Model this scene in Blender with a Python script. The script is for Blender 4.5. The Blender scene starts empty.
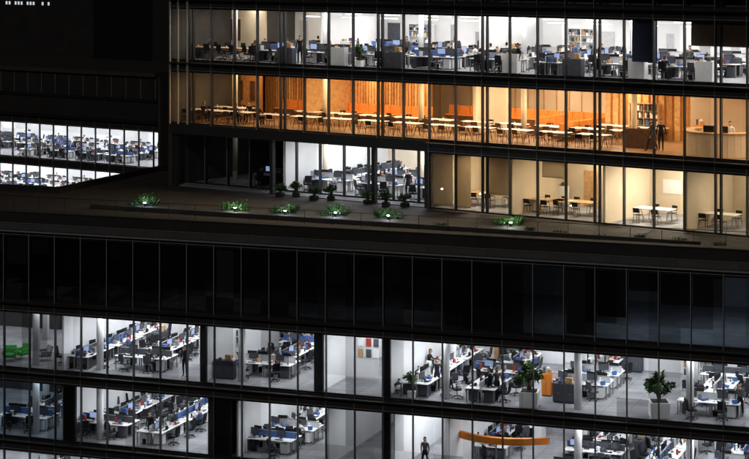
import bpy, math, random
from mathutils import Vector, Matrix
R = random.Random(7)
F=2000.0; CX=374.5; HY=-60.0; CAMZ=15.6
S=bpy.context.scene
COL=S.collection

# ------------------------------------------------------------ materials
def mat(name,col,rough=0.6,metal=0.0,noise=0.12,scale=3.0,emis=None,es=0.0,bump=0.0,spec=0.3):
    m=bpy.data.materials.new(name); m.use_nodes=True
    nt=m.node_tree; b=nt.nodes['Principled BSDF']
    b.inputs['Roughness'].default_value=rough; b.inputs['Metallic'].default_value=metal
    b.inputs['Specular IOR Level'].default_value=spec
    tc=nt.nodes.new('ShaderNodeTexCoord'); n=nt.nodes.new('ShaderNodeTexNoise')
    n.inputs['Scale'].default_value=scale; n.inputs['Detail'].default_value=2
    nt.links.new(tc.outputs['Object'],n.inputs['Vector'])
    r=nt.nodes.new('ShaderNodeValToRGB')
    r.color_ramp.elements[0].position=0.3; r.color_ramp.elements[1].position=0.7
    r.color_ramp.elements[0].color=[c*(1-noise) for c in col]+[1]
    r.color_ramp.elements[1].color=[min(1,c*(1+noise)) for c in col]+[1]
    nt.links.new(n.outputs['Fac'],r.inputs['Fac']); nt.links.new(r.outputs['Color'],b.inputs['Base Color'])
    if emis: 
        b.inputs['Emission Color'].default_value=(*emis,1); b.inputs['Emission Strength'].default_value=es
    if bump:
        bp=nt.nodes.new('ShaderNodeBump'); bp.inputs['Strength'].default_value=bump
        nt.links.new(n.outputs['Fac'],bp.inputs['Height']); nt.links.new(bp.outputs['Normal'],b.inputs['Normal'])
    return m
def fabric(name,col,tr=0.45):
    m=bpy.data.materials.new(name); m.use_nodes=True; nt=m.node_tree
    nt.nodes.remove(nt.nodes['Principled BSDF'])
    tc=nt.nodes.new('ShaderNodeTexCoord'); wv=nt.nodes.new('ShaderNodeTexNoise'); wv.inputs['Scale'].default_value=1.2
    nt.links.new(tc.outputs['Object'],wv.inputs['Vector'])
    r=nt.nodes.new('ShaderNodeValToRGB'); r.color_ramp.elements[0].color=[c*.85 for c in col]+[1]; r.color_ramp.elements[1].color=[*col,1]
    nt.links.new(wv.outputs['Fac'],r.inputs['Fac'])
    d=nt.nodes.new('ShaderNodeBsdfDiffuse'); t=nt.nodes.new('ShaderNodeBsdfTranslucent'); mx=nt.nodes.new('ShaderNodeMixShader'); mx.inputs[0].default_value=tr
    nt.links.new(r.outputs[0],d.inputs[0]); nt.links.new(r.outputs[0],t.inputs[0]); nt.links.new(d.outputs[0],mx.inputs[1]); nt.links.new(t.outputs[0],mx.inputs[2])
    nt.links.new(mx.outputs[0],nt.nodes['Material Output'].inputs['Surface']); return m
def tiles(name,c1,c2,mortar,w,h,rough=0.7,msize=0.01):
    m=bpy.data.materials.new(name); m.use_nodes=True
    nt=m.node_tree; b=nt.nodes['Principled BSDF']; b.inputs['Roughness'].default_value=rough
    tc=nt.nodes.new('ShaderNodeTexCoord'); br=nt.nodes.new('ShaderNodeTexBrick')
    br.inputs['Color1'].default_value=(*c1,1); br.inputs['Color2'].default_value=(*c2,1); br.inputs['Mortar'].default_value=(*mortar,1)
    br.inputs['Scale'].default_value=1; br.inputs['Brick Width'].default_value=w; br.inputs['Row Height'].default_value=h
    br.inputs['Mortar Size'].default_value=msize; br.offset=0.0
    n=nt.nodes.new('ShaderNodeTexNoise'); n.inputs['Scale'].default_value=0.8; n.inputs['Detail'].default_value=4
    rr=nt.nodes.new('ShaderNodeValToRGB'); rr.color_ramp.elements[0].position=.3; rr.color_ramp.elements[1].position=.7
    rr.color_ramp.elements[0].color=(.66,.66,.66,1); rr.color_ramp.elements[1].color=(1,1,1,1)
    mx=nt.nodes.new('ShaderNodeMix'); mx.data_type='RGBA'; mx.blend_type='MULTIPLY'; mx.inputs[0].default_value=1
    nt.links.new(tc.outputs['Object'],br.inputs['Vector']); nt.links.new(tc.outputs['Object'],n.inputs['Vector'])
    nt.links.new(n.outputs['Fac'],rr.inputs['Fac'])
    nt.links.new(br.outputs['Color'],mx.inputs[6]); nt.links.new(rr.outputs['Color'],mx.inputs[7])
    nt.links.new(mx.outputs[2],b.inputs['Base Color'])
    return m
def emit(name,col,s):
    m=bpy.data.materials.new(name); m.use_nodes=True; nt=m.node_tree
    nt.nodes.remove(nt.nodes['Principled BSDF']); e=nt.nodes.new('ShaderNodeEmission')
    e.inputs['Color'].default_value=(*col,1); e.inputs['Strength'].default_value=s
    nt.links.new(e.outputs[0],nt.nodes['Material Output'].inputs['Surface']); return m
def glass(name,lo,hi,pitch,tint=(1,1,1),ior=1.5):
    m=bpy.data.materials.new(name); m.use_nodes=True; nt=m.node_tree
    nt.nodes.remove(nt.nodes['Principled BSDF'])
    tc=nt.nodes.new('ShaderNodeTexCoord'); sx=nt.nodes.new('ShaderNodeSeparateXYZ'); nt.links.new(tc.outputs['Object'],sx.inputs[0])
    d=nt.nodes.new('ShaderNodeMath'); d.operation='DIVIDE'; d.inputs[1].default_value=pitch; nt.links.new(sx.outputs['X'],d.inputs[0])
    f=nt.nodes.new('ShaderNodeMath'); f.operation='FLOOR'; nt.links.new(d.outputs[0],f.inputs[0])
    d2=nt.nodes.new('ShaderNodeMath'); d2.operation='DIVIDE'; d2.inputs[1].default_value=3.7; nt.links.new(sx.outputs['Z'],d2.inputs[0])
    f2=nt.nodes.new('ShaderNodeMath'); f2.operation='FLOOR'; nt.links.new(d2.outputs[0],f2.inputs[0])
    cb=nt.nodes.new('ShaderNodeCombineXYZ'); nt.links.new(f.outputs[0],cb.inputs[0]); nt.links.new(f2.outputs[0],cb.inputs[1])
    w=nt.nodes.new('ShaderNodeTexWhiteNoise'); w.noise_dimensions='3D'; nt.links.new(cb.outputs[0],w.inputs['Vector'])
    r=nt.nodes.new('ShaderNodeValToRGB')
    r.color_ramp.elements[0].color=[lo*t for t in tint]+[1]; r.color_ramp.elements[1].color=[hi*t for t in tint]+[1]
    nt.links.new(w.outputs['Value'],r.inputs['Fac'])
    t=nt.nodes.new('ShaderNodeBsdfTransparent'); g=nt.nodes.new('ShaderNodeBsdfGlossy'); g.inputs['Roughness'].default_value=0.02
    nt.links.new(r.outputs['Color'],t.inputs['Color'])
    fr=nt.nodes.new('ShaderNodeFresnel'); fr.inputs['IOR'].default_value=ior
    mx=nt.nodes.new('ShaderNodeMixShader'); nt.links.new(fr.outputs[0],mx.inputs[0]); nt.links.new(t.outputs[0],mx.inputs[1]); nt.links.new(g.outputs[0],mx.inputs[2])
    nt.links.new(mx.outputs[0],nt.nodes['Material Output'].inputs['Surface']); return m

m_frame=mat('dark_anodised_aluminium',(0.03,0.031,0.034),0.45,0.3)
m_cap=mat('mullion_cap_aluminium',(0.30,0.30,0.32),0.6,0.0)
m_cream=mat('cream_fin_aluminium',(0.55,0.5,0.42),0.6,0.0)
m_fascia=mat('dark_fascia_panel',(0.036,0.034,0.035),0.6,0.0,0.15,0.4)
m_conc=mat('dark_concrete',(0.06,0.057,0.054),0.85,0,0.15,0.9)
m_band=mat('grey_cladding_band',(0.10,0.10,0.105),0.6,0,0.15,0.6)
m_carpet=mat('grey_carpet',(0.27,0.27,0.29),0.95,0,0.2,1.2)
m_carpet_b=tiles('carpet_tiles',(0.33,0.33,0.345),(0.25,0.25,0.27),(0.18,0.18,0.19),1.2,0.6,0.95,0.02)
m_woodfloor=tiles('oak_floor',(0.42,0.25,0.13),(0.34,0.2,0.10),(0.16,0.08,0.04),1.8,0.25,0.45,0.008)
m_ceil=mat('ceiling_tile',(0.7,0.7,0.7),0.9,0,0.05)
m_white=mat('white_wall_paint',(0.72,0.72,0.73),0.8,0,0.06,.6)
m_grey=mat('grey_wall_paint',(0.36,0.36,0.38),0.8,0,0.1)
m_beige=mat('beige_wall_paint',(0.66,0.56,0.43),0.8,0,0.08,.7)
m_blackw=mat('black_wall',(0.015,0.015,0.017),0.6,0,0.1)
m_w=[mat('wood_slat_a',(0.66,0.36,0.14),0.5,0,0.2,6),mat('wood_slat_b',(0.52,0.25,0.09),0.5,0,0.2,6),mat('wood_slat_c',(0.72,0.43,0.19),0.5,0,0.2,6)]
m_desk=mat('white_laminate',(0.82,0.82,0.82),0.4,0,0.03)
m_metal=mat('grey_metal',(0.35,0.35,0.36),0.35,0.5)
m_blackp=mat('black_plastic',(0.012,0.012,0.013),0.5,0,0.1)
m_blackf=mat('black_fabric',(0.016,0.016,0.02),0.9,0,0.2,20)
m_greyf=mat('grey_fabric',(0.2,0.2,0.22),0.9,0,0.2,20)
m_blue=mat('blue_fabric_screen',(0.06,0.13,0.36),0.8,0,0.15,8)
m_dgrey=mat('dark_grey_screen',(0.07,0.075,0.09),0.8,0,0.15,8)
m_lgrey=mat('light_grey_screen',(0.5,0.5,0.52),0.8,0,0.1,8)
m_screen=mat('lit_monitor_screen',(0.1,0.12,0.2),0.3,0,0.1,9,(0.45,0.6,1.0),0.7)
m_paper=mat('paper',(0.85,0.85,0.83),0.9,0,0.05)
m_red=mat('red_plastic',(0.35,0.04,0.03),0.5)
m_orange=mat('orange_fabric',(0.75,0.27,0.06),0.8,0,0.15,6)
m_orangel=mat('orange_laminate',(0.8,0.25,0.03),0.5,0,0.1,2)
m_green=mat('green_fabric',(0.08,0.4,0.1),0.8,0,0.15,8)
m_oak=mat('oak_wood',(0.5,0.3,0.14),0.5,0,0.2,5)
m_dwood=mat('dark_wood',(0.10,0.05,0.03),0.5,0,0.25,5)
m_leaf=[mat('leaf_mid',(0.05,0.12,0.03),0.5,0,0.3,6),mat('leaf_light',(0.09,0.18,0.05),0.5,0,0.3,6),mat('leaf_dark',(0.02,0.05,0.015),0.6,0,0.3,6)]
m_bark=mat('bark',(0.08,0.05,0.03),0.9,0,0.3,12)
m_soil=mat('soil',(0.04,0.028,0.02),1,0,0.3,6)
m_planter=mat('white_planter_glaze',(0.75,0.75,0.73),0.35,0,0.04)
m_dplanter=mat('dark_planter',(0.03,0.03,0.03),0.6)
m_blind=fabric('beige_blind_fabric',(0.74,0.64,0.49))
m_counter=mat('pale_counter_panel',(0.75,0.64,0.48),0.6,0,.05)
m_navyb=mat('navy_panel',(0.02,0.03,0.06),0.8)
m_pave=tiles('terrace_paving',(0.10,0.085,0.075),(0.065,0.056,0.05),(0.03,0.026,0.022),1.2,0.6,0.8,0.02)
m_asph=mat('asphalt',(0.05,0.05,0.05),0.9,0,0.2,0.5)
G_up=glass('upper_glazing',0.70,0.97,1.8)
G_lo=glass('lower_glazing',0.45,0.97,1.62,(0.96,0.98,1))
G_dk=glass('tinted_glazing',0.15,0.7,1.62,(0.9,0.95,1),1.9)

# ------------------------------------------------------------ mesh builder
class M:
    def __init__(s): s.v=[];s.f=[];s.m=[];s.sl=[]
    def mi(s,m):
        if m not in s.sl: s.sl.append(m)
        return s.sl.index(m)
    def add(s,vs,fs,m):
        o=len(s.v); s.v+= [tuple(v) for v in vs]; k=s.mi(m)
        for f in fs: s.f.append([i+o for i in f]); s.m.append(k)
    def box(s,x0,x1,y0,y1,z0,z1,m,rz=0,pv=None):
        vs=[(x,y,z) for x in(x0,x1) for y in(y0,y1) for z in(z0,z1)]
        if rz:
            px,py=pv or ((x0+x1)/2,(y0+y1)/2); c,t=math.cos(rz),math.sin(rz)
            vs=[(px+(x-px)*c-(y-py)*t,py+(x-px)*t+(y-py)*c,z) for x,y,z in vs]
        s.add(vs,[(0,1,3,2),(4,6,7,5),(0,4,5,1),(2,3,7,6),(0,2,6,4),(1,5,7,3)],m)
    def rslab(s,cx,cy,w,d,z0,z1,r,m,n=4,taper=1.0,shift=(0,0)):
        pts=[]
        for qx,qy,a0 in((1,1,0),(-1,1,90),(-1,-1,180),(1,-1,270)):
            for i in range(n+1):
                a=math.radians(a0+90*i/n)
                pts.append((qx*(w/2-r)+r*math.cos(a),qy*(d/2-r)+r*math.sin(a)))
        N=len(pts); b=min(r*0.5,(z1-z0)*0.4)
        rings=[]
        for z,k,t in((z0,(w/2-b)/(w/2),0),(z0+b,1,0),(z1-b,1,1),(z1,(w/2-b)/(w/2),1)):
            sc=k*(taper if t else 1)
            rings.append([(cx+x*sc+(shift[0] if t else 0),cy+y*sc+(shift[1] if t else 0),z) for x,y in pts])
        vs=sum(rings,[]); fs=[]
        for j in range(3):
            for i in range(N): fs.append((j*N+i,j*N+(i+1)%N,(j+1)*N+(i+1)%N,(j+1)*N+i))
        fs.append(tuple(range(N-1,-1,-1))); fs.append(tuple(range(3*N,4*N)))
        s.add(vs,fs,m)
    def cyl(s,p0,p1,r0,r1,m,n=8):
        p0=Vector(p0);p1=Vector(p1);d=(p1-p0).normalized()
        a=d.orthogonal().normalized(); b=d.cross(a)
        vs=[p0+(a*math.cos(2*math.pi*i/n)+b*math.sin(2*math.pi*i/n))*r0 for i in range(n)]
        vs+=[p1+(a*math.cos(2*math.pi*i/n)+b*math.sin(2*math.pi*i/n))*r1 for i in range(n)]
        s.add(vs,[(i,(i+1)%n,n+(i+1)%n,n+i) for i in range(n)]+[tuple(range(n-1,-1,-1)),tuple(range(n,2*n))],m)
    def ell(s,c,r,m,nu=12,nv=8,fn=None,keep=None):
        vs=[];fs=[]
        for j in range(nv+1):
            t=math.pi*j/nv
            for i in range(nu):
                p=2*math.pi*i/nu
                q=[math.sin(t)*math.cos(p),math.sin(t)*math.sin(p),math.cos(t)]
                if fn: q=fn(q)
                vs.append((c[0]+r[0]*q[0],c[1]+r[1]*q[1],c[2]+r[2]*q[2]))
        for j in range(nv):
            for i in range(nu):
                f=(j*nu+i,(j+1)*nu+i,(j+1)*nu+(i+1)%nu,j*nu+(i+1)%nu)
                if keep:
                    cc=[sum(vs[k][a] for k in f)/4-c[a] for a in range(3)]
                    if not keep(cc): continue
                fs.append(f)
        s.add(vs,fs,m)
    def mesh(s,name,smooth=False):
        me=bpy.data.meshes.new(name); me.from_pydata(s.v,[],s.f)
        for m in s.sl: me.materials.append(m)
        me.polygons.foreach_set('material_index',s.m)
        if smooth: me.polygons.foreach_set('use_smooth',[True]*len(s.f))
        me.update(); return me
def obj(name,me,loc=(0,0,0),rz=0,parent=None,sc=1):
    o=bpy.data.objects.new(name,me); o.location=loc; o.rotation_euler=(0,0,rz); o.scale=(sc,)*3
    if parent: o.parent=parent
    COL.objects.link(o); return o

# ------------------------------------------------------------ buildings (local frame u,v,z)
class B:
    def __init__(s,name,px,Y,ang):
        s.a=math.radians(ang); s.X0=(px-CX)/F*Y; s.Y0=Y; s.c=math.cos(s.a); s.s=math.sin(s.a)
        s.e=bpy.data.objects.new(name,None); s.e.location=(s.X0,s.Y0,0); s.e.rotation_euler=(0,0,-s.a); COL.objects.link(s.e)
    def u(s,px,v=0):
        k=(px-CX)/F
        return (k*(s.Y0+v*s.c)-s.X0-v*s.s)/(s.c+k*s.s)
    def w(s,u,v,z=0): return (s.X0+u*s.c+v*s.s, s.Y0-u*s.s+v*s.c, z)
    def part(s,name,b,smooth=False): return obj(name,b.mesh(name,smooth),parent=s.e)
    def put(s,name,me,u,v,z,r=0,sc=1): return obj(name,me,s.w(u,v,z),math.radians(r)-s.a,sc=sc)

def facade(b,u0,u1,z0,z1,ztop,v,pitch,gm,proud=0.16,off=0,mw=0.07,cap=m_cap,cols=None,ledge=0.0,capw=.012):
    g=M(); g.add([(u0,v,z0),(u1,v,z0),(u1,v,z1),(u0,v,z1)],[(0,1,2,3)],gm); b.part('glazing',g)
    f=M(); n0=math.ceil((u0-off)/pitch); u=n0*pitch+off
    i=n0
    while u<=u1:
        f.box(u-mw/2,u+mw/2,v-proud,v+0.08,z0-0.0,z1,m_frame)
        if capw: f.box(u-capw,u+capw,v-proud-0.03,v-proud-0.002,z0-0.05,ztop+0.02,cap)
        if cols and i%cols==0:
            f.box(u+0.28,u+0.28+mw,v-proud,v+0.08,z0,z1,m_frame)
        u+=pitch; i+=1
    f.box(u0,u1,v-0.06,v+0.06,z0-0.002,z0+0.09,m_frame); f.box(u0,u1,v-0.06,v+0.06,z1-0.09,z1+0.002,m_frame)
    b.part('mullions',f)
    s=M(); s.box(u0,u1,v-proud+0.02,v+0.3,z1+0.003,ztop-0.003,m_fascia)
    s.box(u0,u1,v-proud-0.03,v-proud+0.018,z1+0.03,z1+0.055,m_cap)
    if ledge: 
        s.box(u0,u1,v-proud-ledge,v-proud-0.06,ztop-0.16,ztop-0.09,m_fascia)
    b.part('spandrel',s)
def slab(b,u0,u1,v0,v1,z,t,fm):
    s=M(); s.box(u0,u1,v0,v1,z-t*0.4,z,fm); b.part('floor',s)
    s=M(); s.box(u0,u1,v0,v1,z-t,z-t*0.4-0.003,m_ceil); b.part('ceiling',s)
LM={}
def lights(b,u0,u1,v0,v1,z,st,col=(0.93,0.97,1.0),pitch=3.3,w=0.8):
    key=(round(st,2),col)
    if key not in LM: LM[key]=emit('ceiling_luminaire_%d'%len(LM),col,st)
    s=M(); n=max(1,int((u1-u0)/pitch)); d=(u1-u0)/n; w=min(w,d*.4)
    for i in range(n):
        uc=u0+d*(i+.5)
        s.add([(uc-w/2,v0,z-.05),(uc+w/2,v0,z-.05),(uc+w/2,v1,z-.05),(uc-w/2,v1,z-.05)],[(3,2,1,0)],LM[key])
        s.box(uc-w/2-.03,uc+w/2+.03,v0-.03,v1+.03,z-.045,z-.002,m_metal)
    b.part('ceiling_lights',s)
def pendants(b,u0,u1,vs,z,st,col,step,L=1.2):
    m=emit('pendant_tube',col,st); s=M(); u=u0
    while u<u1-L:
        for v in vs:
            s.box(u,u+L,v-.04,v+.04,z-.5,z-.46,m); s.box(u,u+L,v-.05,v+.05,z-.458,z-.44,m_metal)
            for q in(.1,L-.1): s.cyl((u+q,v,z-.44),(u+q,v,z-.003),.006,.006,m_metal,4)
        u+=step
    b.part('pendant_lights',s)
def wall(b,u0,u1,v0,v1,z0,z1,m,name='partition'):
    s=M(); s.box(u0,u1,v0,v1,z0+.003,z1-.003,m); b.part(name,s)

# ------------------------------------------------------------ furniture meshes
def desk_cluster(seed,div):
    r=random.Random(seed); b=M()
    for sx in(-1,1):
        for sy in(-1,1):
            x0=sx*0.8; y=sy*0.42
            b.box(x0-.79,x0+.79,y-.38,y+.38,.71,.74,m_desk)
            for lx in(-.74,.74):
                b.box(x0+lx-.025,x0+lx+.025,y-.34*1,y-.29,0,.71,m_metal); b.box(x0+lx-.025,x0+lx+.025,y+.29,y+.34,0,.71,m_metal)
            b.box(x0+.34*sx-.2,x0+.34*sx+.2,y-.28,y+.28,.06,.60,m_desk if r.random()<.4 else m_dgrey)
            for k in ([-.3,.3] if r.random()<.5 else [r.uniform(-.15,.15)]):
                mx=x0+k; my=y-sy*.2; a=r.uniform(-.25,.25)
                b.cyl((mx,my,.74),(mx,my,.755),.11,.11,m_blackp,10); b.cyl((mx,my,.755),(mx,my,.95),.02,.02,m_blackp,6)
                b.box(mx-.27,mx+.27,my-.015,my+.015,.88,1.22,m_blackp,a)
                b.box(mx-.25,mx+.25,my+sy*.018,my+sy*.021,.90,1.20,m_screen if r.random()<.3 else m_dgrey,a,(mx,my))
            b.box(x0-.22,x0+.22,y+sy*.1,y+sy*.24,.745,.765,m_blackp)
            for k in range(r.randint(4,9)):
                px=x0+r.uniform(-.7,.7);py=y+r.uniform(-.25,.25); h=r.choice([.01,.02,.05,.12,.2,.28])
                w=r.uniform(.03,.13)
                b.box(px-w,px+w,py-w*.8,py+w*.8,.742,.745+h,r.choice([m_paper,m_paper,m_paper,m_blackp,m_blackp,m_dgrey,m_dgrey,m_blue,m_greyf,m_red,m_oak]),r.uniform(0,1.5))
            if r.random()<.5: b.cyl((x0+.5,y,.742),(x0+.5,y,.84),.04,.045,r.choice([m_paper,m_greyf,m_blue]),8)
            if r.random()<.35:
                lx,ly=x0+.6,y-sy*.2; b.cyl((lx,ly,.742),(lx,ly,.76),.08,.08,m_blackp,8); b.cyl((lx,ly,.76),(lx-.1,ly,1.15),.01,.01,m_blackp,5); b.cyl((lx-.1,ly,1.15),(lx-.25,ly+sy*.12,1.1),.015,.04,m_blackp,6)
            if r.random()<.5:
                b.cyl((x0-.5,y,0),(x0-.5,y,.3),.11,.14,m_blackp,8)
            if r.random()<.4: b.rslab(x0+.1,y+sy*.1,.3,.2,0.0,.3,.05,m_blackf,2,.8)
    b.box(-1.58,1.58,-.02,.02,.6,1.06,div); b.box(-1.6,1.6,-.03,.03,1.06,1.09,m_metal)
    return b.mesh('desk_cluster')
DESK=[desk_cluster(i,[m_blue,m_dgrey,m_lgrey,m_lgrey,m_dgrey,m_blue,m_dgrey,m_lgrey][i%8]) for i in range(8)]
def office_chair(fab):
    b=M()
    b.rslab(0,0,.5,.48,.42,.51,.1,fab)
    b.rslab(0,-.25,.46,.07,.58,1.02,.03,fab,3,.88,(0,-.06))
    b.box(-.03,.03,-.27,-.2,.44,.66,m_blackp)
    b.cyl((0,0,.12),(0,0,.42),.03,.025,m_metal,8)
    for i in range(5):
        a=i*2*math.pi/5; x,y=.3*math.cos(a),.3*math.sin(a)
        b.cyl((0,0,.13),(x,y,.08),.028,.018,m_blackp,6); b.ell((x,y,.035),(.035,.035,.035),m_blackp,6,4)
    for sx in(-1,1):
        b.box(sx*.27-.02,sx*.27+.02,-.05,0,.44,.66,m_blackp); b.rslab(sx*.27,.02,.07,.26,.65,.69,.03,m_blackp,2)
    return b.mesh('office_chair',False)
CH=[office_chair(m_blackf),office_chair(m_blackf),office_chair(m_blackf),office_chair(m_dgrey)]
def cafe_chair(seatm):
    b=M()
    b.rslab(0,0,.44,.42,.43,.46,.08,seatm,3); b.rslab(0,-.2,.42,.03,.58,.84,.014,seatm,2,.95,(0,-.05))
    for x,y in((-.18,.17),(.18,.17)): b.cyl((x,y,.43),(x*1.15,y*1.15,0),.014,.012,m_dwood,6)
    for x in(-.18,.18): b.cyl((x*1.1,-.24,0),(x,-.17,.45),.014,.014,m_dwood,6); b.cyl((x,-.17,.45),(x,-.23,.82),.014,.012,m_dwood,6)
    return b.mesh('cafe_chair')
CC=[cafe_chair(m_dwood),cafe_chair(m_blackp),cafe_chair(m_dwood)]
def table(w,d,top,leg):
    b=M(); b.rslab(0,0,w,d,.72,.76,.03,top,2)
    for sx in(-1,1):
        b.cyl((sx*(w/2-.25),-d/2+.1,0),(sx*(w/2-.2),0,.72),.02,.02,leg,6); b.cyl((sx*(w/2-.25),d/2-.1,0),(sx*(w/2-.2),0,.72),.02,.02,leg,6)
    b.box(-w/2+.2,w/2-.2,-.02,.02,.66,.70,leg)
    b.cyl((.2,0,.76),(.2,0,.86),.035,.03,m_paper,8); b.box(-.35,-.1,-.12,.08,.762,.77,m_paper,.3)
    return b.mesh('dining_table')
TB=table(1.9,.95,m_desk,m_dwood); TBM=table(2.6,1.1,m_oak,m_metal); TBW=table(2.2,1.0,m_desk,m_metal)
def banquette(w,fm):
    b=M(); b.rslab(0,0,w,.6,.1,.45,.05,m_dwood,2); b.rslab(0,0,w-.02,.62,.452,.52,.05,fm,2)
    n=int(w/.8)
    for i in range(n):
        x=-w/2+(i+.5)*w/n; b.rslab(x,-.26,w/n-.03,.12,.525,1.05,.04,fm,2,1,(0,-.05))
    return b.mesh('banquette')
def lounge(fm):
    b=M(); b.rslab(0,0,.75,.7,.22,.42,.12,fm,4); b.rslab(0,-.3,.72,.14,.40,.82,.05,fm,3,.92,(0,-.1))
    for sx in(-1,1): b.rslab(sx*.35,0,.1,.6,.3,.58,.04,fm,2)
    for x in(-.28,.28):
        for y in(-.25,.25): b.cyl((x,y,.23),(x*1.1,y*1.1,0),.02,.015,m_metal,6)
    return b.mesh('lounge_chair')
def cabinet(m,w=1.0,h=1.2,seed=1):
    r=random.Random(seed); b=M(); d=.42
    b.box(-w/2,w/2,-d/2,d/2,.06,h,m); b.box(-w/2+.03,w/2-.03,-d/2+.03,d/2-.03,0,.06,m_blackp)
    for i in (0,1):
        x0=-w/2+.015+i*w/2; b.box(x0,x0+w/2-.03,-d/2-.02,-d/2-.002,.08,h-.02,m); b.box(x0+.4*w/2,x0+.44*w/2+.06,-d/2-.04,-d/2-.021,h*.5,h*.5+.02,m_metal)
    for i in range(4): 
        x=r.uniform(-w/2+.1,w/2-.1); b.box(x-.09,x+.09,-.12,.12,h+.002,h+r.choice([.1,.2,.3]),r.choice([m_paper,m_dgrey,m_oak,m_dgrey]),r.uniform(-.4,.4))
    return b.mesh('storage_cabinet')
def shelf(seed,m=m_desk,w=1.8,h=2.1):
    r=random.Random(seed); b=M()
    for x in(-w/2,0,w/2): b.box(x-.015,x+.015,-.18,.18,0,h,m)
    b.box(-w/2,w/2,.181,.19,0,h,m)
    for k in range(6):
        z=k*h/5.05; b.box(-w/2+.016,-.016,-.17,.17,z,z+.02,m); b.box(.016,w/2-.016,-.17,.17,z,z+.02,m)
        if k<5:
            x=-w/2+.05
            while x<w/2-.08:
                ww=r.uniform(.03,.12); hh=r.uniform(.15,.33)
                if abs(x+ww/2)>.09 and r.random()<.7: b.box(x,x+ww,-.14,.1,z+.022,z+.02+hh,r.choice([m_paper,m_paper,m_blackp,m_greyf,m_dgrey,m_oak,m_dgrey,m_blue]))
                x+=ww+.01
    return b.mesh('bookshelf')
SH=[shelf(1),shelf(2),shelf(3,m_oak)]
CAB=[cabinet(m_desk,1,1.15,1),cabinet(m_dgrey,1.2,1.0,2),cabinet(m_orangel,.5,1.2,3),cabinet(m_desk,1.2,1.2,4)]
def leaf(b,p,d,L,W,m,r):
    d=d.normalized(); sd=d.cross(Vector((r.uniform(-1,1),r.uniform(-1,1),r.uniform(-1,1)))).normalized(); up=sd.cross(d)
    a=p; mid=p+d*L*.5+up*L*.08; t=p+d*L-Vector((0,0,L*.15))
    b.add([a,mid+sd*W/2,t,mid-sd*W/2,mid],[(0,1,4),(1,2,4),(2,3,4),(3,0,4)],m)
def plant(seed,h,w,pw,ph,pm,nb=9,nl=26,ls=.2,round_=False):
    r=random.Random(seed); b=M()
    b.rslab(0,0,pw,pw,0,ph,.05,pm,3,1.06 if not round_ else 1); b.rslab(0,0,pw*.86,pw*.86,ph,ph+.03,.04,m_soil,2)
    for i in range(nb):
        a=r.uniform(0,6.28); q=r.uniform(.2,1)
        base=Vector((r.uniform(-.1,.1),r.uniform(-.1,.1),ph)); top=Vector((math.cos(a)*w/2*q,math.sin(a)*w/2*q,ph+(h-ph)*(1-.5*q*q)*r.uniform(.7,1)))
        mid=(base+top)/2+Vector((0,0,.1))-Vector((top.x,top.y,0))*.2
        b.cyl(base,mid,.018,.013,m_bark,5); b.cyl(mid,top,.013,.006,m_bark,5)
        mm=r.choice([m_leaf[0],m_leaf[0],m_leaf[1],m_leaf[2]])
        for k in range(nl):
            t=r.uniform(.15,1.0); p=(mid*(1-t)+top*t)
            d=Vector((r.gauss(0,1),r.gauss(0,1),r.gauss(.4,.7)))
            leaf(b,p,d,ls*r.uniform(.6,1.3),ls*.42,mm if r.random()<.7 else r.choice(m_leaf),r)
    return b.mesh('potted_plant')
PL_big=plant(3,2.3,1.7,.95,.8,m_planter,18,36,.3)
PL_med=plant(5,1.5,.9,.4,.4,m_planter,9,24,.22)
PL_ball=plant(8,1.15,1.1,.5,.32,m_dplanter,26,40,.14)
PL_ball2=plant(12,.95,1.25,.5,.28,m_dplanter,24,40,.15)
def shrub(seed,w=1.3,h=.8):
    r=random.Random(seed); b=M()
    for i in range(150):
        a=r.uniform(0,6.28); q=r.random()**.6*w/2; base=Vector((math.cos(a)*q*.5,math.sin(a)*q*.5,0))
        d=Vector((math.cos(a)*q,math.sin(a)*q,h*r.uniform(.5,1)))
        leaf(b,base,d,h*r.uniform(.6,1.1),.05,r.choice(m_leaf),r)
        if i%2: leaf(b,base+d*r.uniform(.4,.9),Vector((r.gauss(0,1),r.gauss(0,1),r.gauss(0,1))),.2,.08,r.choice(m_leaf),r)
    return b.mesh('shrub')
SHR=[shrub(1),shrub(2,1.6,.6),shrub(3,1.0,1.0)]

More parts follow.
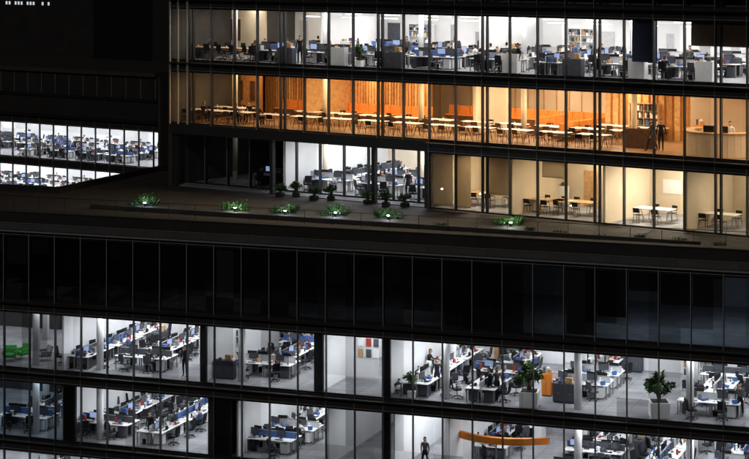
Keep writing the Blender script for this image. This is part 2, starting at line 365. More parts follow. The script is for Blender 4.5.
# ------------------------------------------------------------ people
m_skin=mat('skin',(0.5,0.3,0.2),0.6,0,0.05); m_hair=mat('dark_hair',(0.02,0.013,0.01),0.7); m_hair2=mat('brown_hair',(0.12,0.06,0.03),0.7)
m_eye=mat('eye',(0.02,0.02,0.02),0.2); m_lip=mat('lips',(0.4,0.12,0.1),0.5)
cl={'white':mat('white_shirt',(0.6,0.6,0.6),0.9),'black':mat('black_jacket',(0.015,0.015,0.018),0.9),'blue':mat('blue_shirt',(0.08,0.12,0.25),0.9),
 'red':mat('red_top',(0.2,0.03,0.03),0.9),'grey':mat('grey_jumper',(0.08,0.08,0.085),0.9),'navy':mat('navy_trousers',(0.02,0.025,0.05),0.9)}
m_shoe=mat('black_shoe',(0.01,0.01,0.01),0.4)
def person(pose,top,bot,hair,longhair=False):
    P={};E=[]
    def j(n,p,r): P[n]=(Vector(p),r)
    if pose=='sit':
        j('pel',(0,-.02,.56),.13); j('wai',(0,-.01,.70),.115); j('che',(0,.03,.90),.14); j('uch',(0,.05,1.01),.11); j('nec',(0,.06,1.10),.055); j('hd',(0,.08,1.18),.055)
        for s,n in((1,'R'),(-1,'L')):
            j('hip'+n,(s*.1,.06,.54),.095); j('kne'+n,(s*.12,.44,.53),.063); j('ank'+n,(s*.12,.42,.10),.042); j('toe'+n,(s*.13,.58,.04),.036)
            j('sho'+n,(s*.18,.04,1.01),.058); j('elb'+n,(s*.23,.14,.79),.043); j('wri'+n,(s*.16,.38,.80),.029); j('pal'+n,(s*.14,.45,.80),.033)
    else:
        ln=.0
        j('pel',(0,0,.95),.13); j('wai',(0,0,1.09),.115); j('che',(0,ln,1.30),.14); j('uch',(0,ln,1.41),.11); j('nec',(0,ln,1.50),.055); j('hd',(0,ln+.02,1.58),.055)
        for s,n in((1,'R'),(-1,'L')):
            w=s*.16 if pose=='walk' else 0
            j('hip'+n,(s*.1,0,.90),.098); j('kne'+n,(s*.1,w+.03,.50),.063); j('ank'+n,(s*.1,w*1.7-.02 ,.10+(.05 if w<0 else 0)),.042); j('toe'+n,(s*.12,w*1.7+.14,.04),.036)
            j('sho'+n,(s*.18,ln,1.41),.058)
            if pose=='talk' and s>0: j('elb'+n,(s*.25,.05,1.14),.043); j('wri'+n,(s*.18,.28,1.22),.029); j('pal'+n,(s*.17,.35,1.26),.033)
            else: j('elb'+n,(s*.24,-w*.5-.02,1.13),.043); j('wri'+n,(s*.25,-w*1.2+.05,.90),.029); j('pal'+n,(s*.25,-w*1.3+.07,.82),.033)
    seg=[('pel','wai','b'),('wai','che','t'),('che','uch','t'),('uch','nec','k'),('nec','hd','k')]
    for n in 'RL':
        seg+=[('pel','hip'+n,'b'),('hip'+n,'kne'+n,'b'),('kne'+n,'ank'+n,'b'),('ank'+n,'toe'+n,'s'),('uch','sho'+n,'t'),('sho'+n,'elb'+n,'t'),('elb'+n,'wri'+n,'t'),('wri'+n,'pal'+n,'k')]
    names=list(P); vs=[P[n][0] for n in names]; rs=[P[n][1] for n in names]; roots=[0]
    ed=[(names.index(a),names.index(b)) for a,b,_ in seg]
    segs=[(P[a][0],P[b][0],l) for a,b,l in seg]
    for s,n in((1,'R'),(-1,'L')):
        p=P['pal'+n][0]; d=(p-P['wri'+n][0]).normalized(); side=d.cross(Vector((s,0,0))) if pose!='sit' else Vector((1,0,0))
        if side.length<.1: side=Vector((0,1,0))
        side.normalize(); inn=Vector((-s*.3,0,0)) if pose!='sit' else Vector((0,0,-.3))
        for k,(o,L) in enumerate(((-.027,.062),(-.009,.074),(.009,.070),(.027,.055))):
            a=p+side*o; q=a+d*L*.7; t=a+d*L*1.2+inn*L*.8
            i0=len(vs); vs+=[a,q,t]; rs+=[.010,.009,.007]; ed+=[(i0,i0+1),(i0+1,i0+2)]; roots.append(i0); segs+=[(a,q,'k'),(q,t,'k')]
        a=p-d*.02-side*.02; q=a-side*.035+d*.03; t=q+d*.03+side*.005
        i0=len(vs); vs+=[a,q,t]; rs+=[.012,.011,.009]; ed+=[(i0,i0+1),(i0+1,i0+2)]; roots.append(i0); segs+=[(a,q,'k'),(q,t,'k')]
    me=bpy.data.meshes.new('sk'); me.from_pydata([tuple(v) for v in vs],ed,[]); me.update()
    o=bpy.data.objects.new('sk',me); COL.objects.link(o)
    md=o.modifiers.new('s','SKIN'); md.use_smooth_shade=True
    sv=me.skin_vertices[0].data
    for i,r in enumerate(rs):
        x=r*(1.25 if names[i] in('che','uch','pel') else 1) if i<len(names) else r
        sv[i].radius=(x,r*.9 if i<len(names) else r); sv[i].use_root=(i in roots)
    sd=o.modifiers.new('d','SUBSURF'); sd.levels=1; sd.render_levels=1
    dg=bpy.context.evaluated_depsgraph_get(); ev=o.evaluated_get(dg).to_mesh()
    b=M(); MM={'t':cl[top],'b':cl[bot],'k':m_skin,'s':m_shoe}
    V=[v.co.copy() for v in ev.vertices]; b.v=[tuple(v) for v in V]
    for mm in MM.values(): b.mi(mm)
    for p in ev.polygons:
        c=sum((V[i] for i in p.vertices),Vector())/len(p.vertices); best=None;bd=9
        for a,e,l in segs:
            ab=e-a; t=max(0,min(1,(c-a).dot(ab)/ab.dot(ab))); d=(c-a-ab*t).length
            if d<bd: bd=d;best=l
        b.f.append(list(p.vertices)); b.m.append(b.mi(MM[best]))
    o.to_mesh_clear(); bpy.data.objects.remove(o)
    h=P['hd'][0]+Vector((0,.02,.06))
    def face(q):
        x,y,z=q
        if y>0.85 and -.35<z<.15: y+=.16
        if z<-.3: x*=.85
        return [x,y,z]
    b.ell(h,(.075,.095,.118),m_skin,16,12,face)
    b.ell(h+Vector((0,-.012,.02)),(.084,.1,.115),hair,16,10,None,lambda c:(c[2]>.045 or c[1]<-.01))
    if longhair: b.ell(h+Vector((0,-.06,-.08)),(.075,.05,.14),hair,10,8)
    for s in(-1,1):
        b.ell(h+Vector((s*.028,.086,.005)),(.012,.008,.008),m_eye,6,4); b.ell(h+Vector((s*.076,0,-.005)),(.012,.022,.032),m_skin,6,5)
    b.ell(h+Vector((0,.088,-.055)),(.022,.01,.007),m_lip,6,4)
    return b.mesh('person',True)
SIT=[person('sit','white','navy',m_hair),person('sit','black','navy',m_hair2,True),person('sit','blue','black',m_hair),person('sit','grey','black',m_hair,True),person('sit','black','black',m_hair)]
STD=[person('stand','black','black',m_hair),person('talk','white','navy',m_hair),person('walk','blue','navy',m_hair2),person('talk','red','black',m_hair,True),person('walk','grey','black',m_hair,True)]

def cluster(b,u,v,z,r,ppl=.2,chairs=True,di=None):
    a=math.radians(r)
    b.put('desk_cluster',DESK[R.randrange(len(DESK)) if di is None else di],u,v,z,r)
    for sx in(-.8,.8):
        for sy in(-1,1):
            if R.random()<.1: continue
            occ=R.random()<ppl
            x=sx+R.uniform(-.15,.15); y=sy*(1.12 if occ else 1.12+R.uniform(0,.4)); fr=(180 if sy>0 else 0)+(0 if occ else R.uniform(-60,60))
            uu=u+x*math.cos(a)-y*math.sin(a); vv=v+x*math.sin(a)+y*math.cos(a)
            if vv<.45: continue
            b.put('office_chair',R.choice(CH),uu,vv,z,r+fr)
            if occ: b.put('person',R.choice(SIT),uu,vv,z,r+fr)

# ============================================================ UPPER BUILDING
U=B('glass_office_building',374.5,118.0,34.6)
uL=U.u(172); uR=U.u(960); DU=13.0
for k,z in enumerate((0,4,8,12)):
    slab(U,uL,uR,.3,DU,z if z else 0.06,.62,[m_carpet,m_woodfloor,m_carpet,m_carpet][k])
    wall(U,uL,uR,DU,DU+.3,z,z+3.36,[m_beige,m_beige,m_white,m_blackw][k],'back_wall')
    wall(U,uL-.3,uL-.003,0,DU,z-.6,z+4-.6,m_conc,'end_wall')
u270=U.u(269); u430=U.u(429)
facade(U,uL,uR,8,11.35,12,0,1.8,G_up,off=.3,cols=4,ledge=.35)
facade(U,uL,uR,4,7.35,8,0,1.8,G_up,off=.3,cols=4,ledge=.35)
facade(U,uL,uR,12,15.35,16,0,1.8,G_up,off=.3,cols=4)
facade(U,u430,uR,.06,3.35,4,0,1.8,G_up,off=.3,cols=4,ledge=.35)
facade(U,uL,u430,.06,3.35,4,1.6,1.8,G_up,off=.3,cols=0)
s=M()
for px in(173,181,190): s.box(U.u(px)-.03,U.u(px)+.03,-.34,-.22,4,15.3,m_cream)
U.part('corner_fins',s)
s=M(); s.box(uL,u430,-.14,1.43,3.36,3.98,m_fascia); s.box(u430-.25,u430-.003,-.1,1.8,.06,3.36,m_fascia); U.part('overhang_soffit',s)
s=M(); 
for px in (175,270,372): s.box(U.u(px)-.12,U.u(px)+.12,.1,.4,.06,3.35,m_fascia)
U.part('terrace_columns',s)
s=M(); s.box(uL,uR,-.1,DU,15.36,16.3,m_fascia); U.part('roof',s)
s=M()
for z in(0.06,4,8):
    for i in range(-3,8):
        uc=i*7.2+.3+.17
        if uL+.3<uc<uR: s.cyl((uc,4.3,z+.003),(uc,4.3,z+3.35),.17,.17,m_white if z==8 else m_beige,16)
U.part('columns',s,True)

# --- row 1 office (z=8)
lights(U,uL+.3,U.u(268),.8,DU-1,11.34,10.0,(1,.9,.74))
lights(U,U.u(270),uR-1,.8,DU-1,11.34,14.5,(1,.97,.92))
pendants(U,U.u(275),uR-2,(3.0,7.5),11.34,7,(1,.97,.9),2.9)
s=M()
for px in(268,430):
    s.box(U.u(px)-.06,U.u(px)+.06,5.5,DU,8.003,11.35,m_white)
U.part('partitions',s)
wall(U,U.u(180,6),U.u(266,6),6.0,6.1,8,11.35,m_beige)
s=M()
for px in(195,215,236): s.box(U.u(px,6)-.4,U.u(px,6)+.4,5.93,5.98,9.0,10.4,m_dwood)
uu=U.u(300,DU)
while uu<uR-4:
    w_=R.uniform(.4,1.3); z0=R.choice([8.01,8.9,9.2]); h=2.1 if z0<8.5 else R.uniform(.7,1.3)
    s.box(uu,uu+w_,DU-.06,DU-.01,z0,z0+h,R.choice([m_grey,m_dgrey,m_lgrey,m_lgrey,m_oak,m_grey])); uu+=w_+R.uniform(.5,2.2)
U.part('wall_panels',s)
u=U.u(284,3)
while u<uR-3:
    for v in(2.4,5.6,9.2):
        if R.random()<.92: cluster(U,u+R.uniform(-.3,.3),v,8,R.choice([0,0,90]),.3)
    if R.random()<.4: U.put('bookshelf',R.choice(SH[:2]),u+R.uniform(-.5,.5),DU-.3,8,0)
    if R.random()<.6: U.put('storage_cabinet',R.choice(CAB[:2]),u+1.9,7.3,8,R.choice([0,90]))
    if R.random()<.6: U.put('storage_cabinet',R.choice(CAB[:2]),u+1.9,.75,8,0)
    u+=4.0
for px,v,r,i in((300,1.2,200,0),(407,4.0,180,4),(518,.9,150,0),(575,4.0,170,2),(455,4.2,90,1),(690,4.2,180,4),(480,7.6,160,0),(640,7.4,10,1)):
    U.put('person',STD[i],U.u(px,v),v,8,r)
for px in(196,224,250):
    U.put('meeting_table',TBM,U.u(px,2.4),2.4,8,0)
    for q,(du,dv,rr) in enumerate(((-.6,-.85,0),(.5,-.85,0),(-.5,.85,180),(.6,.85,180))):
        U.put('office_chair',CH[0],U.u(px,2.4)+du,2.4+dv,8,rr+R.uniform(-20,20))
        if R.random()<.35: U.put('person',R.choice(SIT),U.u(px,2.4)+du,2.4+dv,8,rr)
s=M(); s.box(U.u(690),uR,.14,.17,10.0,11.3,mat('brown_blind',(.1,.07,.05),.9)); s.box(U.u(690),uR,.12,.19,9.97,10.0,m_metal); U.part('roller_blind',s)
s=M(); s.box(U.u(630),U.u(655),.24,.27,9.0,11.3,m_navyb); U.part('roller_blind',s)
for px in(360,): U.put('potted_plant',PL_med,U.u(px,1),1.0,8,0)

# --- row 2 cafeteria (z=4)
WARM=(1.0,.70,.38); 
lights(U,uL+.3,U.u(264),.8,6.8,7.34,11.0,(1,.66,.34))
lights(U,U.u(268),U.u(430),.8,8.8,7.34,17.0,WARM)
lights(U,U.u(432),U.u(600),.8,DU-.8,7.34,19.0,(1,.76,.48))
lights(U,U.u(602),U.u(690),.8,7.8,7.34,15.0,WARM)
lights(U,U.u(692),uR-1,.8,DU-.8,7.34,16.0,(1,.76,.48))
s=M()
def slats(s,u0,u1,v,z0,z1,gap=.22):
    u=u0
    while u<u1:
        w=gap*.68; s.box(u,u+w,v-.1,v,z0,z1,R.choice(m_w)); u+=gap
    s.box(u0,u1,v+.002,v+.06,z0,z1,m_w[1])
slats(s,U.u(266,9),U.u(322,9),9.0,4.003,7.34); slats(s,U.u(345,9),U.u(432,9),9.0,4.003,7.34)
slats(s,U.u(606,8),U.u(690,8),8.0,4.003,7.34,.5); U.part('timber_slat_wall',s)
wall(U,U.u(184,7),U.u(262,7),7,7.1,4,7.35,m_w[1]); wall(U,U.u(322,9)+.01,U.u(345,9)-.01,9,9.1,4,7.35,m_beige)
wall(U,U.u(265)-.06,U.u(265)+.06,4.0,9,4,7.35,m_oak); wall(U,U.u(432)-.3,U.u(432)-.1,5.0,9,4,7.35,m_beige)
s=M(); uu=U.u(440,DU)
while uu<U.u(606,DU): s.box(uu,uu+R.choice([.05,.08]),DU-.05,DU-.005,4.01,7.33,m_oak); uu+=R.choice([.9,1.2])
s.box(U.u(470,DU),U.u(600,DU),DU-.12,DU-.055,6.5,6.62,m_orangel); U.part('wall_battens',s)
s=M()
for i in range(6):
    uc=U.u(192+i*12,6.9); s.box(uc-.2,uc+.2,6.93,6.97,5.0,6.3,R.choice([m_dwood,m_beige,m_dwood]))
U.part('wall_pictures',s)
BQ=banquette(4.0,m_orange)
u=U.u(272,8)
while u<U.u(425,8)-3: U.put('banquette_seat',BQ,u+2,8.45,4,180); u+=4.1
u=U.u(440,10)
while u<U.u(600,10): U.put('banquette_seat',BQ,u+2,10.8,4,180); u+=4.1
for px,v in((572,5.6),(592,7.8),(548,7.8)): U.put('banquette_seat',BQ,U.u(px,v),v,4,90)
def dine(u,v,tb=TB):
    U.put('dining_table',tb,u,v,4,0)
    for du in(-.45,.45):
        for sg in(-1,1):
            if R.random()<.92: U.put('cafe_chair',R.choice(CC),u+du+R.uniform(-.08,.08),v+sg*(.68+R.uniform(0,.2)),4,(0 if sg<0 else 180)+R.uniform(-15,15))
u=U.u(276,2)
while u<U.u(632,2):
    for v in(1.7,4.7,7.2):
        if abs((u+(v-1.7)*.15)-U.u(560,v))<3 and v>5: continue
        if v>7 and u<u430+3: continue
        dine(u+(v-1.7)*.15,v)
    u+=2.5
for px in(190,215,240): dine(U.u(px,2),2.0); dine(U.u(px,4.5),4.5)
for px,v,i,r in((203,1.35,1,0),(235,1.35,3,0),(250,3.0,4,180),(196,3.9,4,0),(258,1.35,1,0)):
    U.put('cafe_chair',CC[1],U.u(px,v),v,4,r); U.put('person',SIT[i],U.u(px,v),v,4,r)
for px,v,i,r in((652,2.0,4,150),(661,2.3,0,200)): U.put('person',STD[i],U.u(px,v),v,4,r)
def curve_counter():
    b=M(); n=24
    for i in range(n):
        a0=math.radians(150+240*i/n); a1=math.radians(150+240*(i+1)/n-.4)
        for (r0,r1,z0,z1,m) in((1.7,1.85,0,1.08,m_counter),(1.4,1.95,1.083,1.13,m_oak),(1.5,1.69,0.0,.1,m_dwood)):
            vs=[(r*math.cos(a),r*math.sin(a),z) for r in(r0,r1) for a in(a0,a1) for z in(z0,z1)]
            b.add(vs,[(0,1,3,2),(4,6,7,5),(0,4,5,1),(2,3,7,6),(0,2,6,4),(1,5,7,3)],m)
    b.box(-.3,.2,-1.6,-1.55,1.14,1.45,m_blackp,.2); b.box(.5,.9,-1.5,-1.45,1.14,1.45,m_blackp,-.3)
    return b.mesh('reception_counter')
U.put('reception_counter',curve_counter(),U.u(724,3),3.0,4,0,1.15)
U.put('person',STD[1],U.u(728,3),3.3,4,180)
U.put('bookshelf',SH[2],U.u(645,7.6),7.6,4,0)
U.put('storage_cabinet',CAB[2],U.u(700,6),6,4,0)
wall(U,U.u(640,2.8)-.9,U.u(640,2.8)+.9,2.8,2.95,4,5.1,m_dwood,'low_wall')

# --- row 3 (z=0)
W3=(1,.84,.58)
lights(U,u270+.3,u430-.4,2.2,DU-1,3.34,18.0)
lights(U,U.u(432),U.u(508),.7,5,3.34,24.0,W3); lights(U,U.u(512),U.u(600),.7,6,3.34,19.0,W3)
lights(U,U.u(606),U.u(682),.7,5,3.34,34.0,(1,.9,.7)); lights(U,U.u(690),uR-1,.7,6,3.34,8.0,W3)
lights(U,U.u(190),U.u(215),3,8,3.34,.5)
s=M()
for px in(510,603,685): s.box(U.u(px)-.08,U.u(px)+.08,.12,5.89,.063,3.34,m_beige)
s.box(u270-.2,u270,1.7,DU,.063,3.34,m_white); s.box(u430-.1,u430+.1,1.82,DU,.063,3.34,m_beige)
s.box(u430+.11,uR,5.9,6.0,.063,3.34,m_beige)
U.part('partitions',s)
for a,b_,zb in((431,452,.3),(453,470,.3),(484,508,1.2),(540,566,2.4)):
    s=M(); s.box(U.u(a)+.05,U.u(b_)-.05,.16,.19,zb,3.3,m_blind); s.box(U.u(a)+.05,U.u(b_)-.05,.15,.2,zb-.04,zb-.002,m_metal); U.part('roller_blind',s)
u=U.u(285,4)
while u<u430-1:
    for v in(3.6,6.6,9.8): cluster(U,u,v,.06,0 if v<5 else R.choice([0,90]),.2)
    u+=3.9
for px,v in((545,2.4),(575,2.6),(655,2.4),(490,3),(720,2.5)):
    U.put('meeting_table',TBW if px>600 else TBM,U.u(px,v),v,.06,0)
    for du,dv,rr in((-.6,-.85,0),(.5,-.85,0),(-.5,.85,180),(.6,.85,180)): U.put('cafe_chair',CC[1],U.u(px,v)+du,v+dv,.06,rr+R.uniform(-20,20))
U.put('storage_cabinet',CAB[0],U.u(560,5.5),5.5,.06,0); U.put('storage_cabinet',CAB[0],U.u(640,5.5),5.5,.06,0)
U.put('bookshelf',SH[2],U.u(530,5.6),5.6,.06,0); U.put('potted_plant',PL_med,U.u(466,1.4),1.4,.06,0)
U.put('person',STD[0],U.u(408,3.0),3.0,.06,180)
s=M()
for px,w,h in((624,.5,2.1),(548,.4,.6),(590,.45,2.1),(715,.5,.5),(672,.6,.8)):
    uc=U.u(px,5.8); z0=(.07 if h>1 else 1.2); s.box(uc-w,uc+w,5.86,5.89,z0,z0+h,m_desk if h<1 else m_oak)
U.part('wall_boards',s)

# ============================================================ LOWER BUILDING
L=B('lower_office_building',374.5,105.0,20.0)
l0=L.u(-200); l1=L.u(950); DL=11.4
zs=[(-4.56,-.93),(-8.44,-5.22),(-12.32,-9.10),(-16.2,-12.98)]
for k,(zf,zc) in enumerate(zs):
    slab(L,l0,l1,.3,DL,zf,.64,[m_carpet,m_carpet_b,m_carpet_b,m_carpet][k])
    wall(L,l0,l1,DL,DL+.3,zf,zc,[m_grey,m_white,m_grey,m_grey][k],'back_wall')
off=L.u(30)
facade(L,l0,l1,-4.56,-.95,-.75,0,1.62,G_dk,off=off,proud=.12,mw=.05,capw=.02)
facade(L,l0,l1,-8.44,-5.22,-4.58,0,1.62,G_lo,off=off,proud=.12,mw=.05,ledge=.3,capw=.01)
facade(L,l0,l1,-12.32,-9.10,-8.46,0,1.62,G_lo,off=off,proud=.12,mw=.05,ledge=.3,capw=.01)
facade(L,l0,l1,-16.2,-12.98,-12.34,0,1.62,G_lo,off=off,proud=.12,mw=.05,ledge=.3,capw=.01)
s=M(); s.box(l0,l1,0,DL,-40,-16.9,m_fascia)
for i in range(6):
    s.box(l0,l1,-.1,-.003,-40+i*3.9,-37.6+i*3.9,m_frame)
L.part('lower_storeys',s)
s=M(); s.box(l0,l1,-.25,.35,-.95+.2,.36,m_fascia); s.box(l0,l1,-.32,.42,.363,.42,m_conc); s.box(l0,l1,-.36,-.253,-.74,-.66,m_cap)
s.box(l0,l1,-.30,-.253,-.25,-.23,m_cap); s.box(l0,l1,-.285,-.253,-.62,-.28,m_band)
uu=l0
while uu<l1: s.box(uu,uu+.02,-.29,-.286,-.62,-.28,m_blackp); uu+=3.24
L.part('parapet',s)
# grey sheets of random drop, added to imitate reflections in the unlit storey glazing
s=M()
n=int((l1-off)/1.62)
for i in range(-20,n-1):
    uu=off+i*1.62
    if uu<l0: continue
    if R.random()<.55: 
        zz=R.choice([-2.0,-2.6,-3.4,-4.4]); s.box(uu+.06,uu+1.56,.16,.18,zz,-1.0,R.choice([m_fascia,m_conc,m_band]))
L.part('reflection_sheets',s)
s=M(); s.box(l0-.3,l0-.003,0,DL,-40,.3,m_conc); s.box(l1+.003,l1+.3,0,DL,-40,.3,m_conc); L.part('end_wall',s)
Q1=(-19.4,123.3); Q2=(-14.6,134.5)
a=L.w(l0,.3); b_=L.w(l1,.3); far=L.w(l1,60); q0=(Q1[0]-.94*45,Q1[1]+.342*45)
ter=M(); loc=lambda p:((p[0]-L.X0)*L.c-(p[1]-L.Y0)*L.s,(p[0]-L.X0)*L.s+(p[1]-L.Y0)*L.c)
poly=[loc(p) for p in(a,b_,far,(-2,152),Q2,Q1,q0)]
n=len(poly); ter.add([(x,y,0) for x,y in poly]+[(x,y,-.28) for x,y in poly],[tuple(range(n)),tuple(range(2*n-1,n-1,-1))]+[(i,n+i,n+(i+1)%n,(i+1)%n) for i in range(n)],m_pave)
L.part('terrace_deck',ter)
s=M()
def lwall(p,q,z0,z1,t,m):
    d=Vector((q[0]-p[0],q[1]-p[1])).normalized()*t; nn=(-d.y,d.x)
    vs=[(p[0],p[1],z0),(q[0],q[1],z0),(q[0]+nn[0],q[1]+nn[1],z0),(p[0]+nn[0],p[1]+nn[1],z0)]
    vs+=[(x,y,z1) for x,y,_ in vs]
    s.add(vs,[(3,2,1,0),(4,5,6,7),(0,1,5,4),(1,2,6,5),(2,3,7,6),(3,0,4,7)],m)
lp=[loc(p) for p in(q0,Q1,Q2,(-2,152))]
for i in range(3): lwall(lp[i],lp[i+1],-40,.35,.3,m_fascia)
L.part('rear_parapet',s)

def seg(B_,zc,items,v0=.7,v1=DL-.6):
    for p0,p1,st,c in items: lights(B_,B_.u(p0)+.15,B_.u(p1)-.15,v0,v1,zc-.01,st,c,pitch=3.0)
CW=(.95,.98,1.0); BL=(.7,.86,1.0)
seg(L,-5.22,[(-180,58,4.5,CW),(62,196,17,CW),(207,234,8,CW),(236,310,12,CW),(326,377,17,CW),(393,546,17,CW),(548,650,13,CW),(652,800,11.5,CW)])
seg(L,-9.10,[(-180,58,4,BL),(90,204,15,CW),(236,325,11,CW),(326,390,4.5,CW),(394,446,14,CW),(448,546,10,CW),(548,800,11,CW)])
seg(L,-12.98,[(-180,300,9,CW),(300,700,6,CW)])
seg(L,-.97,[(612,800,2.6,BL),(350,372,1.0,CW),(545,585,.8,BL),(180,240,.35,CW)],1,6)  # weak lamps added inside the unlit storey to imitate reflections on its glass
s=M()
for px in(60,201,318,385): s.box(L.u(px)-.05,L.u(px)+.05,.35,DL,-8.437,-5.23,m_white)
for px in(60,206,235,326,392,447): s.box(L.u(px)-.05,L.u(px)+.05,.35,DL,-12.317,-9.11,m_white)
for p0,p1 in((199,205),(313,322),(381,389)): s.box(L.u(p0),L.u(p1),.13,.33,-8.437,-5.23,m_blackw)
for p0,p1 in((62,74),(207,230),(381,389)): s.box(L.u(p0),L.u(p1),.13,.33,-12.317,-9.11,m_blackw)
L.part('partitions',s)
wall(L,L.u(326,4),L.u(378,4),4.0,4.1,-8.44,-5.23,m_white); wall(L,L.u(207,5)+.1,L.u(234,5),5.0,5.1,-8.44,-5.23,m_grey)
s=M()
uc=L.u(368,3.9)
for du,zz,m in((-.45,-7.0,m_oak),(0.02,-7.0,m_dgrey),(.45,-7.0,m_paper),(-.45,-6.4,m_paper),(.02,-6.4,m_red),(.45,-6.4,m_dgrey)):
    s.box(uc+du-.15,uc+du+.15,3.93,3.97,zz-.22,zz+.22,m)
uc=L.u(337,3.9); s.box(uc-.45,uc+.45,3.94,3.98,-8.43,-6.35,m_grey); s.box(uc+.3,uc+.36,3.88,3.93,-7.45,-7.3,m_metal)
L.part('notice_boards',s)
s=M()
for zf in(-8.44,-12.32):
    for px in(36,100,242,446,578,690,790):
        s.cyl((L.u(px,1.2),1.2,zf+.003),(L.u(px,1.2),1.2,zf+3.22),.2,.2,m_white,16)
        s.cyl((L.u(px,6.5),7.7,zf+.003),(L.u(px,6.5),7.7,zf+3.22),.2,.2,m_white,16)
L.part('columns',s,True)
s=M()
for zf in(-8.44,-12.32,-16.2):
    uu=l0+3
    while uu<l1-3:
        w_=R.uniform(.4,1.4); z0=zf+R.choice([.01,.9,1.1]); h=2.1 if z0<zf+.5 else R.uniform(.6,1.2)
        s.box(uu,uu+w_,DL-.06,DL-.01,z0,z0+h,R.choice([m_grey,m_dgrey,m_lgrey,m_dgrey,m_oak,m_dgrey])); uu+=w_+R.uniform(.4,2.2)
L.part('wall_panels',s)
def fill(B_,p0,p1,z,vs,step,rot,ppl,pr=.94):
    u=B_.u(p0,vs[0])+step/2; e=B_.u(p1,vs[0])
    while u<e-step*.35:
        for v in vs:
            if R.random()<pr: cluster(B_,u+R.uniform(-.15,.15),v+R.uniform(-.1,.1),z,rot if R.random()<.85 else 90-rot,ppl)
        if R.random()<.4: B_.put('storage_cabinet',R.choice(CAB[:2]),u+step/2,R.choice(vs)+2.0,z,90)
        u+=step
zA=-8.44; zB=-12.32
fill(L,64,196,zA,(2.4,5.7,9.0),3.5,90,.12); fill(L,238,309,zA,(3.2,6.2,9.0),4.0,0,.1)
fill(L,394,516,zA,(2.3,5.7,9.0),3.5,90,.16); fill(L,546,650,zA,(4.4,7.0,9.6),3.8,0,.08,.9); fill(L,672,800,zA,(2.4,5.8,9.0),3.9,90,.12)
fill(L,80,204,zB,(2.4,5.7,9.0),3.5,90,.12); fill(L,238,322,zB,(2.2,5.0,8.2),3.9,0,.12); fill(L,395,445,zB,(2.4,5.9),3.5,90,.12)
fill(L,548,800,zB,(2.3,5.7,9.0),3.7,90,.12); fill(L,0,56,zB,(2.4,6),3.9,0,.12); fill(L,0,300,-16.2,(2.4,6),3.9,90,.1); fill(L,448,545,zB,(5,7.6,9.9),3.9,0,.12)
for px,v,i,r in((185,1.2,0,170),(490,1.2,0,120),(497,1.5,4,220),(437,2.6,0,200),(740,2.2,4,180)):
    L.put('person',STD[i],L.u(px,v),v,zA,r)
for px,v,i,r in((150,1.4,0,170),(425,1.2,4,180)): L.put('person',STD[i],L.u(px,v),v,zB,r)
L.put('potted_plant',PL_big,L.u(529,.9),.95,zA,10); L.put('potted_plant',PL_big,L.u(659,.9),.95,zA,110)
L.put('potted_plant',PL_med,L.u(412,.7),.7,zA,0)
LG=lounge(m_green)
L.put('lounge_chair',LG,L.u(10,1.6),1.6,zA,200); L.put('lounge_chair',LG,L.u(22,2.4),2.4,zA,160); L.put('lounge_chair',lounge(m_greyf),L.u(44,2.4),2.4,zA,140)
for px,v,k in((547,3.6,2),(565,2.4,1),(632,10.9,1),(225,1.6,1)): L.put('storage_cabinet',CAB[k],L.u(px,v),v,zA,0)
for px,v,z in((215,4.7,zA),(228,4.7,zA),(290,11,zA),(520,11,zA),(700,11,zA),(360,11,zB),(500,11,zB)): L.put('bookshelf',R.choice(SH[:2]),L.u(px,v),v,z,0)
s=M(); ua=L.u(450,1.5); ub=L.u(545,1.5); n=20
for i in range(n):
    t0=i/n;t1=(i+1)/n; x0=ua+(ub-ua)*t0;x1=ua+(ub-ua)*t1; v0=1.2+1.0*(2*t0-1)**2; v1=1.2+1.0*(2*t1-1)**2
    vs=[(x0,v0,-10.65),(x1,v1,-10.65),(x1,v1+.25,-10.65),(x0,v0+.25,-10.65)]; vs+=[(x,y,-10.3) for x,y,_ in vs]
    s.add(vs,[(3,2,1,0),(4,5,6,7),(0,1,5,4),(2,3,7,6)],m_orangel)
    if i%5==0: s.cyl((x0,v0+.12,-12.31),(x0,v0+.12,-10.65),.04,.04,m_metal,8)
L.part('orange_counter_canopy',s)

# ============================================================ TERRACE furniture
def tw(px,py): 
    Y=CAMZ*F/(py-HY); return ((px-CX)/F*Y,Y,0)
def fixture():
    b=M(); b.cyl((0,0,0),(0,0,.12),.05,.05,m_blackp,8); b.cyl((0,0,.12),(0,-.06,.22),.07,.09,m_blackp,10); return b
fx=fixture(); fx.cyl((0,-.061,.222),(0,-.064,.235),.08,.08,emit('spotlight_lens',(0.75,.88,1),25),10); FX=fx.mesh('garden_spotlight')
for i,(px,py) in enumerate(((145,206),(235,211),(285,214),(335,216),(388,219),(510,226))):
    p=tw(px,py)
    obj('shrub',SHR[i%3],(p[0]+.45,p[1]+.25,0),i,sc=.7); obj('shrub',SHR[(i+1)%3],(p[0]-.5,p[1]+.35,0),i*2,sc=.65); obj('shrub',SHR[(i+2)%3],(p[0]+.0,p[1]+.7,0),i*3,sc=.8)
    obj('garden_spotlight',FX,(p[0],p[1]-.2,0),.3)
    ld=bpy.data.lights.new('spot_lamp','POINT'); ld.energy=[40,48,26,40,32,48][i]; ld.color=[(.6,.75,1),(.8,1,.85),(.75,.88,1),(.7,.85,1),(.75,.88,1),(.8,1,.8)][i]; ld.shadow_soft_size=.06
    lo=bpy.data.objects.new('garden_spotlight_lamp',ld); lo.location=(p[0],p[1]-.3,.42); COL.objects.link(lo)
for i,(px,v) in enumerate(((280,-.3),(296,.1),(314,-.4),(331,.0),(368,-.1),(386,-.5),(405,.1))):
    U.put('potted_shrub',PL_ball if i%2 else PL_ball2,U.u(px,v),v,0,i*40,.85)
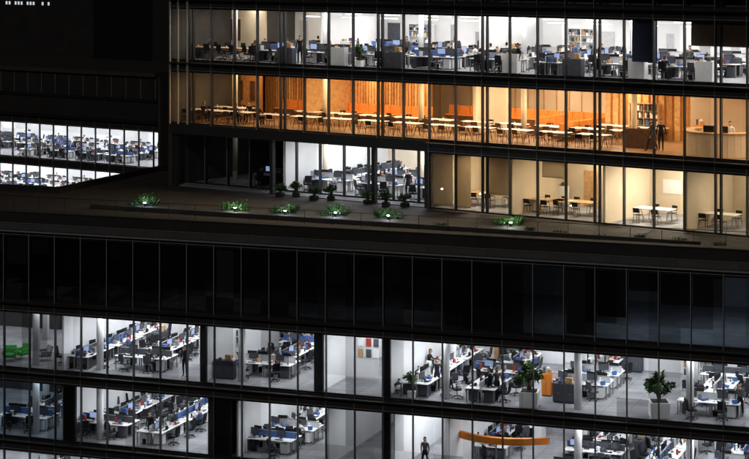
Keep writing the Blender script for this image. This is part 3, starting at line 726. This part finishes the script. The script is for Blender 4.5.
for i,px in enumerate((440,470,530,560,600,640,680,720)):
    p=tw(px,228+i*2.6); obj('shrub',SHR[i%3],(p[0],p[1],0),i,sc=.5)
s=M(); k0=loc(tw(90,208)); k1=loc(tw(700,246)); 
lwall(k0,k1,.004,.22,.18,m_conc); L.part('planter_kerb',s)
s=M(); u=L.u(-60,1.2)
while u<L.u(860,1.2):
    s.cyl((u,1.2,0),(u,1.2,1.05),.015,.015,m_frame,6); u+=1.62
s.box(L.u(-60,1.2),L.u(860,1.2),1.185,1.215,1.05,1.08,m_frame)
ro=obj('terrace_railing',s.mesh('railing'),(L.X0,L.Y0,0),-L.a)

# ============================================================ LEFT REAR BUILDING
Gb=B('rear_office_building',80,200.0,34.6)
g0=Gb.u(-160); g1=Gb.u(158); DG=14
for zf,zc in((-6.6,-3.0),(-10.9,-7.3),(-15.2,-11.6)):
    slab(Gb,g0,g1,.3,DG,zf,.64,m_carpet); wall(Gb,g0,g1,DG,DG+.3,zf,zc,m_white,'back_wall')
    facade(Gb,g0,g1,zf,zc,zf+4.28,0,1.9,G_up,off=.2,proud=.12)
    lights(Gb,g0+.2,g1-.2,.7,DG-1,zc-.01,16.0,CW)
    fill(Gb,-60,155,zf,(2.4,6.0,9.6),4.0,0,.2)
s=M(); s.box(g0,g1,-.15,DG,-2.3,2.3,m_fascia); s.box(g0,g1,-.5,DG,2.303,2.7,m_conc); s.box(g0,g1,-.3,-.153,-.2,.1,m_frame); s.box(g0,g1,-.4,-.153,-2.3,-2.0,m_frame)
i=0
while g0+i*1.9+.3<g1: s.box(g0+i*1.9+.2,g0+i*1.9+.23,-.2,-.152,.1,2.3,m_cap); i+=1
Gb.part('upper_storeys',s)
s=M(); s.box(g1,g1+.3,0,DG,-40,2.3,m_conc); s.box(g0,g1,0,DG,-40,-15.9,m_fascia); Gb.part('end_wall',s)
for px,v in((38,1.1),(75,4.4),(115,4.3)): Gb.put('person',STD[R.choice([0,2,4])],Gb.u(px,v),v,-6.6,R.uniform(0,360))
Fb=B('distant_building',-60,330.0,34.6); s=M(); s.box(-30,34,0,14,-40,20,m_fascia); Fb.part('walls',s)
s=M(); lw=emit('lit_window',(.9,.95,1),.7)
for i in range(16):
    if R.random()<.6: s.box(Fb.u(6+i*3),Fb.u(7.5+i*3),-.06,-.01,CAMZ-10.3,CAMZ-9.8,lw)
Fb.part('windows',s)

g=M(); g.box(-2500,2500,-600,3500,-40.5,-40,m_asph); obj('ground',g.mesh('ground'))

# ============================================================ world, sun, camera
w=bpy.data.worlds.new('World'); S.world=w; w.use_nodes=True; nt=w.node_tree; bg=nt.nodes['Background']
sky=nt.nodes.new('ShaderNodeTexSky'); sky.sky_type='NISHITA'; sky.sun_disc=False; sky.sun_elevation=math.radians(-6); sky.sun_rotation=math.radians(200)
nt.links.new(sky.outputs[0],bg.inputs['Color']); bg.inputs['Strength'].default_value=0.05
sl=bpy.data.lights.new('night_fill','SUN'); sl.energy=0.28; sl.angle=math.radians(.5); sl.color=(1,.94,.86)  # dim fill added to the night exterior so mullions and fascia show
so=bpy.data.objects.new('night_fill',sl); so.rotation_euler=(math.radians(60),0,math.radians(-12)); COL.objects.link(so)
cd=bpy.data.cameras.new('camera'); co=bpy.data.objects.new('camera',cd); COL.objects.link(co)
co.location=(0,0,CAMZ); co.rotation_euler=(math.radians(90),0,0)
cd.sensor_width=36; cd.sensor_fit='HORIZONTAL'; cd.lens=F/749*36; cd.shift_y=-(229.5-HY)/749; cd.clip_end=6000; cd.clip_start=1
S.camera=co
S.view_settings.view_transform='Standard'; S.view_settings.look='None'; S.view_settings.exposure=0
